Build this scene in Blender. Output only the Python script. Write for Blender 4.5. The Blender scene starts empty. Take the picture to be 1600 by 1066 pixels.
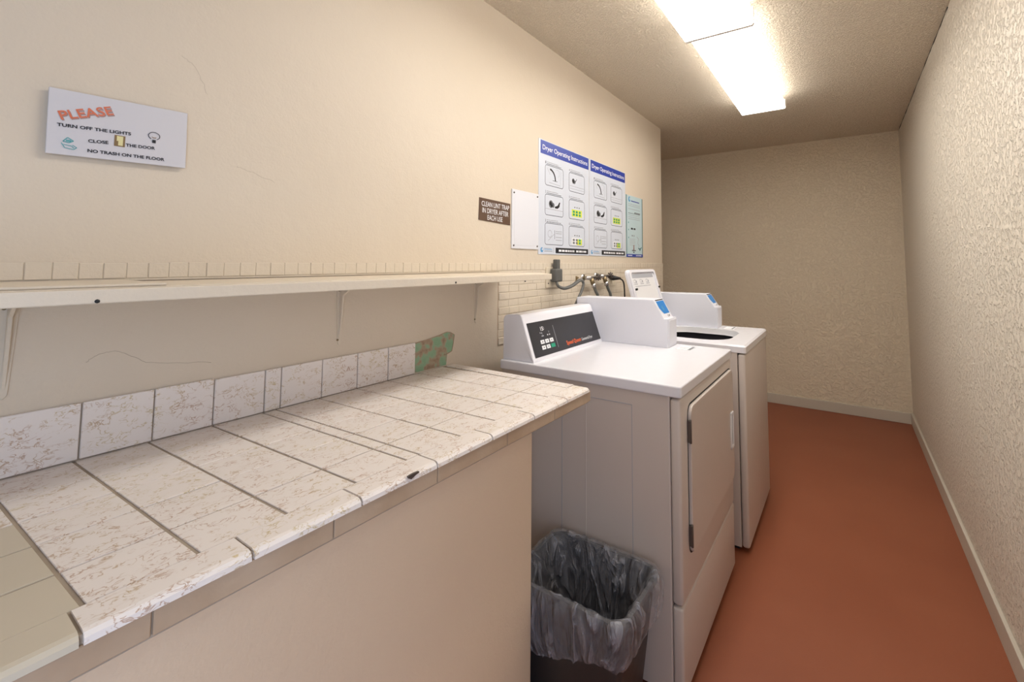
import bpy, bmesh, math, random
from mathutils import Vector, Matrix, noise
random.seed(7)
S = bpy.context.scene
C = S.collection

# ------------------------------------------------------------ camera
F, PX, PY = 697.76, 866.97, 362.19
YAW, PIT, ROL = 0.57593, 0.069055, 0.00305
fwd = Vector((-math.sin(YAW), math.cos(YAW), 0)); rgt = Vector((math.cos(YAW), math.sin(YAW), 0)); up = Vector((0, 0, 1))
fwd, up = fwd*math.cos(PIT) + up*math.sin(PIT), up*math.cos(PIT) - fwd*math.sin(PIT)
rgt, up = rgt*math.cos(ROL) + up*math.sin(ROL), up*math.cos(ROL) - rgt*math.sin(ROL)
cam_d = bpy.data.cameras.new('camera'); cam = bpy.data.objects.new('camera', cam_d); C.objects.link(cam)
cam.matrix_world = Matrix(((rgt.x, up.x, -fwd.x, 1.2592), (rgt.y, up.y, -fwd.y, 0), (rgt.z, up.z, -fwd.z, 1.2888), (0, 0, 0, 1)))
cam_d.sensor_width = 36; cam_d.lens = F/1600*36; cam_d.clip_start = 0.02
cam_d.shift_x = -(PX-800)/1600; cam_d.shift_y = -(533-PY)/1600
S.camera = cam

# ------------------------------------------------------------ world, light, exposure
H, W, YB, YE = 2.407, 1.673, 4.664, 3.555
YF = -1.25                                   # wall behind the camera
S.view_settings.view_transform = 'Standard'; S.view_settings.look = 'None'
S.view_settings.gamma = 1; S.view_settings.use_curve_mapping = False
S.view_settings.exposure = 0.62
S.cycles.use_denoising = True
S.cycles.max_bounces = 10; S.cycles.diffuse_bounces = 6; S.cycles.transparent_max_bounces = 24
S.cycles.sample_clamp_indirect = 6
wd = bpy.data.worlds.new('world'); S.world = wd; wd.use_nodes = True
wd.node_tree.nodes['Background'].inputs[0].default_value = (0.62, 0.75, 1, 1)
wd.node_tree.nodes['Background'].inputs[1].default_value = 0.6
TUBE = 9.0                                   # brightness of the fluorescent diffusers
ld = bpy.data.lights.new('daylight_through_door', 'AREA'); lo = bpy.data.objects.new('daylight_through_door', ld); C.objects.link(lo)
ld.shape = 'RECTANGLE'; ld.size = 0.85; ld.size_y = 2.0; ld.energy = 12; ld.color = (0.62, 0.76, 1.0)
lo.location = (W+0.14, -0.55, 1.03); lo.rotation_euler = (math.radians(90), 0, math.radians(90))   # in the open doorway, facing the left wall

# ------------------------------------------------------------ materials
def new_mat(name):
    m = bpy.data.materials.new(name); m.use_nodes = True
    return m, m.node_tree, m.node_tree.nodes['Principled BSDF']
def N(t, kind, **kw):
    n = t.nodes.new(kind)
    for k, v in kw.items():
        if k.startswith('i_'): n.inputs[k[2:].replace('_', ' ')].default_value = v
        else: setattr(n, k, v)
    return n
def flat(name, col, rough=0.5, metal=0.0, spec=0.5, coat=0.0):
    m, t, b = new_mat(name)
    b.inputs['Base Color'].default_value = (*col, 1); b.inputs['Roughness'].default_value = rough
    b.inputs['Metallic'].default_value = metal; b.inputs['Specular IOR Level'].default_value = spec
    if coat: b.inputs['Coat Weight'].default_value = coat; b.inputs['Coat Roughness'].default_value = 0.08
    # very slight unevenness of the finish
    tc = N(t, 'ShaderNodeTexCoord'); nz = N(t, 'ShaderNodeTexNoise', i_Scale=35.0, i_Detail=3.0)
    mr = N(t, 'ShaderNodeMapRange'); mr.inputs[3].default_value = max(0, rough-0.04); mr.inputs[4].default_value = min(1, rough+0.04)
    t.links.new(tc.outputs['Object'], nz.inputs['Vector']); t.links.new(nz.outputs[0], mr.inputs[0]); t.links.new(mr.outputs[0], b.inputs['Roughness'])
    return m
def stucco(name, col, col2, scale, dist, detail=6, rough=0.6, blot=1.6, thr=None, fine=None):
    m, t, b = new_mat(name)
    tc = N(t, 'ShaderNodeTexCoord')
    n1 = N(t, 'ShaderNodeTexNoise', i_Scale=scale, i_Detail=float(detail), i_Roughness=0.6)
    n2 = N(t, 'ShaderNodeTexNoise', i_Scale=blot, i_Detail=4.0)
    mx = N(t, 'ShaderNodeMix', data_type='RGBA'); mx.inputs[6].default_value = (*col, 1); mx.inputs[7].default_value = (*col2, 1)
    cr = N(t, 'ShaderNodeMapRange'); cr.inputs[1].default_value = 0.35; cr.inputs[2].default_value = 0.7
    for n in (n1, n2): t.links.new(tc.outputs['Object'], n.inputs['Vector'])
    t.links.new(n2.outputs[0], cr.inputs[0]); t.links.new(cr.outputs[0], mx.inputs[0]); t.links.new(mx.outputs[2], b.inputs['Base Color'])
    bp = N(t, 'ShaderNodeBump'); bp.inputs['Strength'].default_value = 1.0; bp.inputs['Distance'].default_value = dist
    src = n1.outputs[0]
    if thr:
        mr = N(t, 'ShaderNodeMapRange', interpolation_type='SMOOTHSTEP'); mr.inputs[1].default_value = thr[0]; mr.inputs[2].default_value = thr[1]
        t.links.new(src, mr.inputs[0]); src = mr.outputs[0]
    t.links.new(src, bp.inputs['Height'])
    if fine:
        n3 = N(t, 'ShaderNodeTexNoise', i_Scale=fine[0], i_Detail=4.0); t.links.new(tc.outputs['Object'], n3.inputs['Vector'])
        b2 = N(t, 'ShaderNodeBump'); b2.inputs['Distance'].default_value = fine[1]
        t.links.new(n3.outputs[0], b2.inputs['Height']); t.links.new(b2.outputs[0], bp.inputs['Normal'])
    t.links.new(bp.outputs[0], b.inputs['Normal'])
    b.inputs['Roughness'].default_value = rough; b.inputs['Specular IOR Level'].default_value = 0.35
    return m
M = {}
M['wall'] = stucco('cream_wall_paint', (0.645, 0.56, 0.45), (0.675, 0.59, 0.48), 26, 0.0016, 4, 0.55, fine=(160, 0.0006))
M['rough'] = stucco('textured_wall_paint', (0.76, 0.70, 0.60), (0.79, 0.73, 0.635), 46, 0.0036, 6, 0.55, thr=(0.40, 0.54), fine=(120, 0.0016))
M['back'] = stucco('textured_back_wall_paint', (0.80, 0.71, 0.56), (0.82, 0.73, 0.58), 55, 0.003, 5, 0.55, thr=(0.40, 0.58), fine=(150, 0.001))
M['ceil'] = stucco('popcorn_ceiling', (0.85, 0.76, 0.62), (0.86, 0.775, 0.64), 105, 0.005, 3, 0.9, thr=(0.42, 0.62), fine=(220, 0.001))
M['base'] = stucco('baseboard_paint', (0.55, 0.51, 0.44), (0.60, 0.55, 0.47), 30, 0.001, 4, 0.45)
M['knee'] = stucco('knee_wall_paint', (0.76, 0.595, 0.425), (0.79, 0.625, 0.455), 30, 0.0013, 4, 0.55, fine=(200, 0.0006))
M['mosaic'] = stucco('painted_mosaic', (0.66, 0.58, 0.47), (0.69, 0.61, 0.50), 60, 0.0012, 3, 0.45)
M['floor'] = stucco('terracotta_floor_paint', (0.265, 0.080, 0.038), (0.29, 0.092, 0.045), 260, 0.0006, 4, 0.48, blot=2.5)
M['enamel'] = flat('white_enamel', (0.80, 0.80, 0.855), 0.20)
M['cabinet'] = flat('shaded_cabinet_enamel', (0.61, 0.545, 0.50), 0.36)  # same white enamel, with shade and warm wall bounce put into its colour
M['plastic'] = flat('white_plastic', (0.80, 0.80, 0.82), 0.35)
M['meter'] = flat('meter_case_enamel', (0.74, 0.75, 0.82), 0.38)
M['panel'] = flat('charcoal_panel', (0.030, 0.030, 0.036), 0.35)
M['dark'] = flat('dark_gap', (0.012, 0.012, 0.014), 0.6)
M['grey'] = flat('grey_print', (0.18, 0.19, 0.21), 0.6)
M['lgrey'] = flat('light_grey_print', (0.40, 0.41, 0.45), 0.6)
M['rule'] = flat('frame_rule_print', (0.16, 0.17, 0.21), 0.6)
M['black'] = flat('black_print', (0.015, 0.015, 0.02), 0.5)
M['white'] = flat('white_print', (0.82, 0.83, 0.86), 0.5)
M['paper'] = flat('poster_paper', (0.62, 0.66, 0.74), 0.35)
M['paper3'] = flat('pale_mint_paper', (0.50, 0.64, 0.68), 0.35)
M['blue'] = flat('blue_print', (0.022, 0.05, 0.34), 0.4)
M['sky'] = flat('sky_blue_print', (0.10, 0.34, 0.62), 0.4)
M['sticker'] = flat('blue_sticker', (0.02, 0.22, 0.62), 0.3)
M['green'] = flat('green_print', (0.02, 0.32, 0.19), 0.5)
M['yellow'] = flat('highlighter_yellow', (0.70, 0.74, 0.06), 0.6)
M['teal'] = flat('teal_print', (0.10, 0.36, 0.38), 0.6)
M['tealdark'] = flat('dark_green_rule', (0.03, 0.15, 0.17), 0.5)
M['orange'] = flat('orange_print', (0.75, 0.13, 0.03), 0.5)
M['coral'] = flat('coral_print', (0.62, 0.16, 0.08), 0.6)
M['coral_shadow'] = flat('drop_letter_print', (0.35, 0.22, 0.20), 0.6)
M['gold'] = flat('door_icon_print', (0.22, 0.14, 0.06), 0.6)
M['goldl'] = flat('door_icon_pale_print', (0.68, 0.62, 0.32), 0.6)
M['brownsign'] = flat('brown_engraved_plastic', (0.105, 0.058, 0.036), 0.4)
M['signwhite'] = flat('laminated_paper', (0.60, 0.59, 0.62), 0.35)
M['coverplate'] = flat('white_cover_plate', (0.70, 0.71, 0.76), 0.4)
M['chrome'] = flat('chrome', (0.65, 0.65, 0.66), 0.25, metal=1.0)
M['brass'] = flat('aged_brass', (0.30, 0.23, 0.13), 0.4, metal=0.8)
M['greyrub'] = flat('grey_cord_rubber', (0.10, 0.10, 0.095), 0.5)
M['blackrub'] = flat('black_rubber', (0.015, 0.015, 0.015), 0.5)
M['hose'] = flat('braided_hose', (0.20, 0.21, 0.20), 0.4, metal=0.4)
M['grout'] = stucco('grout', (0.42, 0.35, 0.275), (0.32, 0.26, 0.20), 70, 0.0008, 3, 0.8, blot=14)
M['wood'] = stucco('worn_wood_edge', (0.42, 0.30, 0.20), (0.52, 0.40, 0.29), 40, 0.001, 3, 0.6, blot=8)
M['bin'] = flat('dark_bin_plastic', (0.034, 0.031, 0.031), 0.45)
M['hinge'] = flat('hinge_metal', (0.12, 0.10, 0.09), 0.45, metal=0.6)
M['outlet'] = flat('ivory_outlet', (0.68, 0.60, 0.47), 0.45)

def tile_mat(name, base, vein, amount):
    m, t, b = new_mat(name)
    tc = N(t, 'ShaderNodeTexCoord'); mp = N(t, 'ShaderNodeMapping'); mp.inputs['Scale'].default_value = (1.0, 0.62, 1.0)
    mp.inputs['Rotation'].default_value = (0.5, 0.5, 0.55)
    t.links.new(tc.outputs['Object'], mp.inputs['Vector'])
    n1 = N(t, 'ShaderNodeTexNoise', i_Scale=95.0, i_Detail=3.0, i_Roughness=0.5, i_Distortion=0.8)
    n2 = N(t, 'ShaderNodeTexNoise', i_Scale=52.0, i_Detail=2.0)
    t.links.new(mp.outputs[0], n1.inputs['Vector']); t.links.new(mp.outputs[0], n2.inputs['Vector'])
    # thin veins where the noise crosses its middle value
    s = N(t, 'ShaderNodeMath', operation='SUBTRACT'); s.inputs[1].default_value = 0.5; t.links.new(n1.outputs[0], s.inputs[0])
    a = N(t, 'ShaderNodeMath', operation='ABSOLUTE'); t.links.new(s.outputs[0], a.inputs[0])
    r = N(t, 'ShaderNodeMapRange'); r.inputs[1].default_value = 0.0; r.inputs[2].default_value = 0.036; r.inputs[3].default_value = 1.0; r.inputs[4].default_value = 0.0
    t.links.new(a.outputs[0], r.inputs[0])
    g = N(t, 'ShaderNodeMapRange'); g.inputs[1].default_value = 0.43; g.inputs[2].default_value = 0.56; g.inputs[3].default_value = 0; g.inputs[4].default_value = amount
    t.links.new(n2.outputs[0], g.inputs[0])
    mu = N(t, 'ShaderNodeMath', operation='MULTIPLY'); t.links.new(r.outputs[0], mu.inputs[0]); t.links.new(g.outputs[0], mu.inputs[1])
    n3 = N(t, 'ShaderNodeTexNoise', i_Scale=9.0); t.links.new(tc.outputs['Object'], n3.inputs['Vector'])
    vc = N(t, 'ShaderNodeMix', data_type='RGBA'); vc.inputs[6].default_value = (*vein, 1); vc.inputs[7].default_value = (vein[0]*1.25, vein[1]*1.75, vein[2]*1.3, 1)
    rr = N(t, 'ShaderNodeMapRange'); rr.inputs[1].default_value = 0.42; rr.inputs[2].default_value = 0.6; t.links.new(n3.outputs[0], rr.inputs[0]); t.links.new(rr.outputs[0], vc.inputs[0])
    mx = N(t, 'ShaderNodeMix', data_type='RGBA'); mx.inputs[6].default_value = (*base, 1)
    t.links.new(mu.outputs[0], mx.inputs[0]); t.links.new(vc.outputs[2], mx.inputs[7]); t.links.new(mx.outputs[2], b.inputs['Base Color'])
    b.inputs['Roughness'].default_value = 0.33
    bp = N(t, 'ShaderNodeBump'); bp.inputs['Distance'].default_value = 0.0004; bp.inputs['Strength'].default_value = 0.6
    t.links.new(n2.outputs[0], bp.inputs['Height']); t.links.new(bp.outputs[0], b.inputs['Normal'])
    return m
M['tile'] = tile_mat('veined_cream_tile', (0.80, 0.745, 0.71), (0.40, 0.22, 0.12), 0.85)
M['tileplain'] = stucco('plain_beige_tile', (0.56, 0.50, 0.40), (0.58, 0.52, 0.42), 12, 0.0002, 2, 0.33)
def patch_mat():
    m, t, b = new_mat('bare_adhesive')
    tc = N(t, 'ShaderNodeTexCoord'); n = N(t, 'ShaderNodeTexNoise', i_Scale=30.0, i_Detail=8.0); t.links.new(tc.outputs['Object'], n.inputs['Vector'])
    cr = N(t, 'ShaderNodeValToRGB'); e = cr.color_ramp.elements
    e[0].position = 0.40; e[0].color = (0.24, 0.40, 0.25, 1); e[1].position = 0.66; e[1].color = (0.30, 0.21, 0.145, 1)
    k = e.new(0.50); k.color = (0.28, 0.42, 0.28, 1); k = e.new(0.57); k.color = (0.40, 0.31, 0.22, 1)
    t.links.new(n.outputs[0], cr.inputs[0]); t.links.new(cr.outputs[0], b.inputs['Base Color'])
    bp = N(t, 'ShaderNodeBump'); bp.inputs['Distance'].default_value = 0.003; t.links.new(n.outputs[0], bp.inputs['Height']); t.links.new(bp.outputs[0], b.inputs['Normal'])
    b.inputs['Roughness'].default_value = 0.8
    return m
M['patch'] = patch_mat()
def bag_mat():
    m, t, b = new_mat('clear_bag_plastic')
    b.inputs['Base Color'].default_value = (0.64, 0.66, 0.74, 1); b.inputs['Roughness'].default_value = 0.07
    b.inputs['Alpha'].default_value = 0.36; b.inputs['Specular IOR Level'].default_value = 1.0
    tc = N(t, 'ShaderNodeTexCoord'); mp = N(t, 'ShaderNodeMapping'); mp.inputs['Scale'].default_value = (1, 1, 0.35)
    n = N(t, 'ShaderNodeTexNoise', i_Scale=16.0, i_Detail=3.0, i_Distortion=2.2)
    t.links.new(tc.outputs['Object'], mp.inputs['Vector']); t.links.new(mp.outputs[0], n.inputs['Vector'])
    bp = N(t, 'ShaderNodeBump'); bp.inputs['Distance'].default_value = 0.05; t.links.new(n.outputs[0], bp.inputs['Height']); t.links.new(bp.outputs[0], b.inputs['Normal'])
    r = N(t, 'ShaderNodeMapRange'); r.inputs[1].default_value = 0.47; r.inputs[2].default_value = 0.64; r.inputs[3].default_value = 0.17; r.inputs[4].default_value = 0.42  # opacity noise paints pale highlight streaks into the plastic
    t.links.new(n.outputs[0], r.inputs[0]); t.links.new(r.outputs[0], b.inputs['Alpha'])
    return m
M['bag'] = bag_mat()
def glow_mat():
    m, t, b = new_mat('lit_diffuser')
    b.inputs['Base Color'].default_value = (0.9, 0.9, 0.88, 1); b.inputs['Roughness'].default_value = 0.3
    b.inputs['Emission Color'].default_value = (1.0, 0.955, 0.89, 1); b.inputs['Emission Strength'].default_value = TUBE
    return m
M['glow'] = glow_mat()
def side_glow():
    m, t, b = new_mat('lit_diffuser_side'); b.inputs['Base Color'].default_value = (0.85, 0.84, 0.8, 1)
    b.inputs['Emission Color'].default_value = (1.0, 0.94, 0.86, 1); b.inputs['Emission Strength'].default_value = TUBE*0.42
    return m
M['glowside'] = side_glow()
M['fixture'] = flat('fixture_white_metal', (0.75, 0.73, 0.70), 0.4)
M['washtub'] = flat('washer_tub_steel', (0.10, 0.10, 0.11), 0.35, metal=0.7)

# ------------------------------------------------------------ mesh helpers
ORG = {}
def org(o): return ORG.get(o.name, Vector((0, 0, 0)))
class MB:
    def __init__(s): s.bm = bmesh.new(); s.mats = []
    def mi(s, m):
        m = M[m] if isinstance(m, str) else m
        if m not in s.mats: s.mats.append(m)
        return s.mats.index(m)
    def _merge(s, b2, m, smooth=False):
        i = s.mi(m)
        for f in b2.faces: f.material_index = i; f.smooth = smooth
        me = bpy.data.meshes.new('tmp'); b2.to_mesh(me); b2.free(); s.bm.from_mesh(me); bpy.data.meshes.remove(me)
    def box(s, x0, y0, z0, x1, y1, z1, m, bev=0.0, seg=2):
        b2 = bmesh.new(); bmesh.ops.create_cube(b2, size=1)
        for v in b2.verts: v.co = Vector(((x0+x1)/2+v.co.x*(x1-x0), (y0+y1)/2+v.co.y*(y1-y0), (z0+z1)/2+v.co.z*(z1-z0)))
        if bev: bmesh.ops.bevel(b2, geom=b2.edges[:], offset=bev, segments=seg, affect='EDGES', profile=0.5)
        s._merge(b2, m, bool(bev) and seg > 2); return s
    def prism(s, pts, axis, a, b, m, bev=0.0, seg=2, edges=None):
        """2D outline pts in the plane normal to axis, extruded from a to b"""
        b2 = bmesh.new()
        def P(p, t): return {'x': (t, p[0], p[1]), 'y': (p[0], t, p[1]), 'z': (p[0], p[1], t)}[axis]
        v0 = [b2.verts.new(P(p, a)) for p in pts]; v1 = [b2.verts.new(P(p, b)) for p in pts]
        b2.faces.new(v0); b2.faces.new(v1[::-1])
        n = len(pts)
        for i in range(n): b2.faces.new((v0[i], v1[i], v1[(i+1) % n], v0[(i+1) % n]))
        bmesh.ops.recalc_face_normals(b2, faces=b2.faces[:])
        if bev: bmesh.ops.bevel(b2, geom=b2.edges[:], offset=bev, segments=seg, affect='EDGES', profile=0.5)
        s._merge(b2, m); return s
    def tube(s, pts, r, m, n=10, caps=True, flat=1.0):
        pts = [Vector(p) for p in pts]; b2 = bmesh.new(); rings = []
        prev = None
        for i, p in enumerate(pts):
            d = (pts[min(i+1, len(pts)-1)] - pts[max(i-1, 0)]).normalized()
            a = Vector((1, 0, 0)) if prev is None else prev
            a = a - d*a.dot(d)
            if a.length < 1e-4: a = Vector((0, 1, 0)) - d*d.y
            a.normalize(); prev = a; b = d.cross(a)
            rr = r[i] if isinstance(r, (list, tuple)) else r
            rings.append([b2.verts.new(p + a*math.cos(2*math.pi*k/n)*rr*flat + b*math.sin(2*math.pi*k/n)*rr) for k in range(n)])
        for i in range(len(rings)-1):
            for k in range(n): b2.faces.new((rings[i][k], rings[i][(k+1) % n], rings[i+1][(k+1) % n], rings[i+1][k]))
        if caps: b2.faces.new(rings[0][::-1]); b2.faces.new(rings[-1])
        bmesh.ops.recalc_face_normals(b2, faces=b2.faces[:])
        s._merge(b2, m, True); return s
    def build(s, name, parent=None, loc=None):
        if parent is not None: o0 = org(parent)
        elif loc is not None: o0 = Vector(loc)
        else:
            vs = [v.co for v in s.bm.verts]
            o0 = Vector(((min(v.x for v in vs)+max(v.x for v in vs))/2, (min(v.y for v in vs)+max(v.y for v in vs))/2, min(v.z for v in vs)))
        for v in s.bm.verts: v.co -= o0
        me = bpy.data.meshes.new(name); s.bm.to_mesh(me); s.bm.free()
        for m in s.mats: me.materials.append(m)
        o = bpy.data.objects.new(name, me); C.objects.link(o)
        if parent is not None: o.parent = parent
        else: o.location = o0
        ORG[o.name] = o0
        return o
def smooth_curve(pts, k=6):
    P = [Vector(p) for p in pts]; out = []
    for i in range(len(P)-1):
        p0, p1, p2, p3 = P[max(i-1, 0)], P[i], P[i+1], P[min(i+2, len(P)-1)]
        for j in range(k):
            t = j/k
            out.append(0.5*((2*p1)+(-p0+p2)*t+(2*p0-5*p1+4*p2-p3)*t*t+(-p0+3*p1-3*p2+p3)*t**3))
    out.append(P[-1]); return out
def rrect(a0, b0, a1, b1, r, n=5):
    pts = []
    for cx, cy, s in ((a1-r, b0+r, -90), (a1-r, b1-r, 0), (a0+r, b1-r, 90), (a0+r, b0+r, 180)):
        for k in range(n+1):
            an = math.radians(s+90*k/n); pts.append((cx+r*math.cos(an), cy+r*math.sin(an)))
    return pts
def empty(name, loc, label, cat, group=None):
    o = bpy.data.objects.new(name, None); C.objects.link(o); o.location = loc; o.empty_display_size = 0.05
    ORG[o.name] = Vector(loc); tag(o, label, cat, group); return o
def tag(o, label, cat, group=None):
    o['label'] = label; o['category'] = cat
    if group: o['group'] = group
    return o
def struct(mb, name, label, cat):
    o = mb.build(name, loc=(0, 0, 0)); o['kind'] = 'structure'; o['label'] = label; o['category'] = cat; return o

class Print:
    """ink on a flat face: origin, two axes; every shape lies a hair above the face"""
    def __init__(s, O, U, V):
        s.O, s.U, s.V = Vector(O), Vector(U).normalized(), Vector(V).normalized(); s.Nn = s.U.cross(s.V); s.mb = MB(); s.k = 0
    def P(s, u, v, l): return s.O + s.U*u + s.V*v + s.Nn*l
    def poly(s, pts, m, l=1):
        b2 = bmesh.new(); vs = [b2.verts.new(s.P(u, v, l*0.00025)) for u, v in pts]; f = b2.faces.new(vs)
        if f.normal.length == 0: f.normal_update()
        f.normal_update()
        if f.normal.dot(s.Nn) < 0: f.normal_flip()
        s.mb._merge(b2, m)
    def rect(s, u0, v0, u1, v1, m, l=1): s.poly([(u0, v0), (u1, v0), (u1, v1), (u0, v1)], m, l)
    def line(s, a, b, w, m, l=2):
        a, b = Vector((*a, 0)), Vector((*b, 0)); d = (b-a).normalized(); n = Vector((-d.y, d.x, 0))*w/2
        s.poly([(p.x, p.y) for p in (a-n, b-n, b+n, a+n)], m, l)
    def path(s, pts, w, m, l=2, closed=False):
        n = len(pts)
        for i in range(n if closed else n-1): s.line(pts[i], pts[(i+1) % n], w, m, l)
    def disc(s, u, v, r, m, l=2, n=16, r2=None):
        s.poly([(u+r*math.cos(2*math.pi*k/n), v+(r2 or r)*math.sin(2*math.pi*k/n)) for k in range(n)], m, l)
    def frame(s, u0, v0, u1, v1, r, w, m, l=2): s.path(rrect(u0, v0, u1, v1, r), w, m, l, True)
    def text(s, txt, a, b, h, m, l=3, bold=0.0, align=None):
        """text along the base line a to b, capitals h high"""
        cu = bpy.data.curves.new('t', 'FONT'); cu.body = txt; cu.size = 1; cu.offset = bold; cu.resolution_u = 3
        ob = bpy.data.objects.new('t', cu); C.objects.link(ob)
        dg = bpy.context.evaluated_depsgraph_get(); me = bpy.data.meshes.new_from_object(ob.evaluated_get(dg))
        bpy.data.objects.remove(ob); bpy.data.curves.remove(cu)
        if not me.vertices: return
        x0 = min(v.co.x for v in me.vertices); x1 = max(v.co.x for v in me.vertices)
        a, b = Vector((*a, 0)), Vector((*b, 0)); d = b-a; L = d.length; d.normalize(); n = Vector((-d.y, d.x, 0))
        sx = L/(x1-x0); sy = h/0.73
        for v in me.vertices:
            q = a + d*(v.co.x-x0)*sx + n*v.co.y*sy; v.co = s.P(q.x, q.y, l*0.00025)
        b2 = bmesh.new(); b2.from_mesh(me); bpy.data.meshes.remove(me)
        for f in b2.faces:
            f.normal_update()
            if f.normal.dot(s.Nn) < 0: f.normal_flip()
        s.mb._merge(b2, m)
    def greek(s, u0, v0, u1, h, m, l=3, rng=random):
        """print too small to read: a run of short strokes"""
        u = u0
        while u < u1:
            w = rng.uniform(0.5, 1.6)*h*2; e = min(u+w, u1); s.rect(u, v0, e, v0+h, m, l); u = e+h*0.55
    def build(s, name, parent): return s.mb.build(name, parent)

# ------------------------------------------------------------ the room
mb = MB(); mb.box(-1.3, YF-0.3, -0.1, W+0.12, YB+0.12, 0.0, 'floor'); struct(mb, 'floor', 'terracotta painted concrete floor', 'floor')
mb = MB(); mb.box(-1.3, YF-0.12, H, W+0.12, YB+0.12, H+0.1, 'ceil'); struct(mb, 'ceiling', 'tan popcorn textured ceiling', 'ceiling')
mb = MB(); mb.box(-0.12, YF-0.12, 0, 0, YE, H, 'wall'); struct(mb, 'wall_left', 'smooth cream wall behind the counter and machines', 'wall')
mb = MB(); mb.box(W, -0.1, 0, W+0.12, YB+0.12, H, 'rough'); mb.box(W, YF-0.12, 0, W+0.12, -1.0, H, 'rough'); mb.box(W, -1.0, 2.06, W+0.12, -0.1, H, 'rough'); struct(mb, 'wall_right', 'rough knockdown textured wall on the right', 'wall')
mb = MB(); mb.box(-1.3, YB, 0, W, YB+0.12, H, 'back'); struct(mb, 'wall_back', 'textured tan wall at the far end of the room', 'wall')
mb = MB(); mb.box(-1.3, YE-0.12, 0, -0.12, YE, H, 'back'); mb.box(-1.42, YE-0.12, 0, -1.3, YB+0.12, H, 'back'); struct(mb, 'wall_recess', 'walls of the recess round the corner', 'wall')
# wall behind the camera; the open doorway is in the right wall beside it
mb = MB(); mb.box(-0.12, YF-0.12, 0, W, YF, H, 'wall')
struct(mb, 'wall_front', 'cream wall behind the camera', 'wall')
mb = MB()
mb.box(W-0.015, -1.045, 0, W+0.13, -0.995, 2.10, 'base', 0.004); mb.box(W-0.015, -0.105, 0, W+0.13, -0.055, 2.10, 'base', 0.004); mb.box(W-0.015, -0.995, 2.05, W+0.13, -0.105, 2.10, 'base', 0.004)
struct(mb, 'door_1', 'painted frame of the open doorway', 'door frame')
mb = MB(); mb.box(W-0.014, -0.055, 0, W, YB-0.014, 0.092, 'base', 0.003); struct(mb, 'baseboard_right', 'painted baseboard along the right wall', 'baseboard')
mb = MB(); mb.box(-1.3, YB-0.014, 0, W, YB, 0.085, 'base', 0.003); struct(mb, 'baseboard_back', 'painted baseboard along the far wall', 'baseboard')
# painted mosaic: bullnose row all along, field of small tiles behind the machines
mb = MB(); y = YF+0.02; rr = random.Random(3)
while y < YE-0.002:
    e = min(y+0.0342, YE-0.001)
    mb.box(0, y, 1.2535, 0.0060+rr.uniform(-0.0006, 0.0006), e, 1.2860+rr.uniform(-0.0008, 0.0008), 'mosaic', 0.0012, 1)
    y = e+0.0005
mb.box(-0.002, YF+0.02, 1.249, 0.0042, YE, 1.2845, 'mosaic')
struct(mb, 'trim_1', 'row of small painted tiles capping the dado above the shelf', 'tile row')
mb = MB(); rows = 10; pz = (1.2525-0.936)/rows
for r in range(rows):
    y = 1.488 + (0.0 if r % 2 else 0.004); z0 = 0.936+r*pz
    while y < YE-0.003:
        e = min(y+rr.choice((0.0705, 0.0705, 0.1065)), YE-0.001)
        mb.box(0, y, z0+0.0014, 0.0052+rr.uniform(-0.0009, 0.0009), e, z0+pz-0.0014, 'mosaic', 0.0013, 1)
        y = e+0.0003
mb.box(-0.002, 1.488, 0.936, 0.0030, YE, 1.2525, 'mosaic')
struct(mb, 'trim_2', 'field of small cream painted tiles behind the laundry machines', 'wall tiles')
# plaster skim under the shelf that stops at the tiled field
mb = MB(); mb.box(-0.002, YF, 1.03, 0.0075, 1.480, 1.2300, 'wall'); mb.box(-0.002, YF, 0.0, 0.0075, 1.480, 1.03, 'wall'); mb.box(0.0, 1.4795, 0.936, 0.0068, 1.4865, 1.222, 'wood')
struct(mb, 'trim_3', 'plaster panel between counter and shelf', 'wall panel')

# ------------------------------------------------------------ tiled counter
HC = 0.908; SK = 0.042
ctr = empty('tiled_counter', (0.3, -0.1, 0), 'long counter topped with cream rust-veined tiles on a painted knee wall', 'counter')
Y0 = YF+0.03
g = MB(); g.prism([(0.0085, Y0), (0.588, Y0), (0.588, 1.222), (0.0085, 1.232-SK*0)], 'z', 0.865, HC-0.0020, 'grout'); g.build('grout_bed', ctr)
yl = [-1.2, -1.11, -0.985, -0.87, -0.755, -0.64, -0.525, -0.41, -0.295, -0.18, -0.065, 0.025, 0.132, 0.238, 0.348, 0.462, 0.569, 0.600, 0.713, 0.829, 0.938, 1.057, 1.172]
xl = [0.010, 0.132, 0.233, 0.333, 0.438, 0.537]
def tile(mb, x0, x1, y0, y1, gx, gy, m, rr):
    x0 += gx; x1 -= gx; a, b = y0+gy, y1-gy
    t = HC + rr.uniform(-0.0005, 0.0003)
    pts = [(x0, a+SK*x0), (x1, a+SK*x1), (x1, b+SK*x1), (x0, b+SK*x0)]
    b2 = bmesh.new(); lo_ = [b2.verts.new((p[0], p[1], HC-0.007)) for p in pts]; hi = [b2.verts.new((p[0], p[1], t)) for p in pts]
    f = b2.faces.new(hi)
    for i in range(4): b2.faces.new((lo_[i], lo_[(i+1) % 4], hi[(i+1) % 4], hi[i]))
    bmesh.ops.recalc_face_normals(b2, faces=b2.faces[:])
    bmesh.ops.bevel(b2, geom=[e for e in b2.edges if all(v.co.z > HC-0.002 for v in e.verts)], offset=0.0006, segments=1, affect='EDGES')
    mb._merge(b2, m)
ta, tb = MB(), MB()
for i in range(len(yl)-1):
    for j in range(len(xl)-1):
        plain = yl[i+1] < 0.14 and j >= 2
        tile(tb if plain else ta, xl[j], xl[j+1], yl[i], yl[i+1], 0.0021, 0.0025, 'tileplain' if plain else 'tile', rr)
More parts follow.
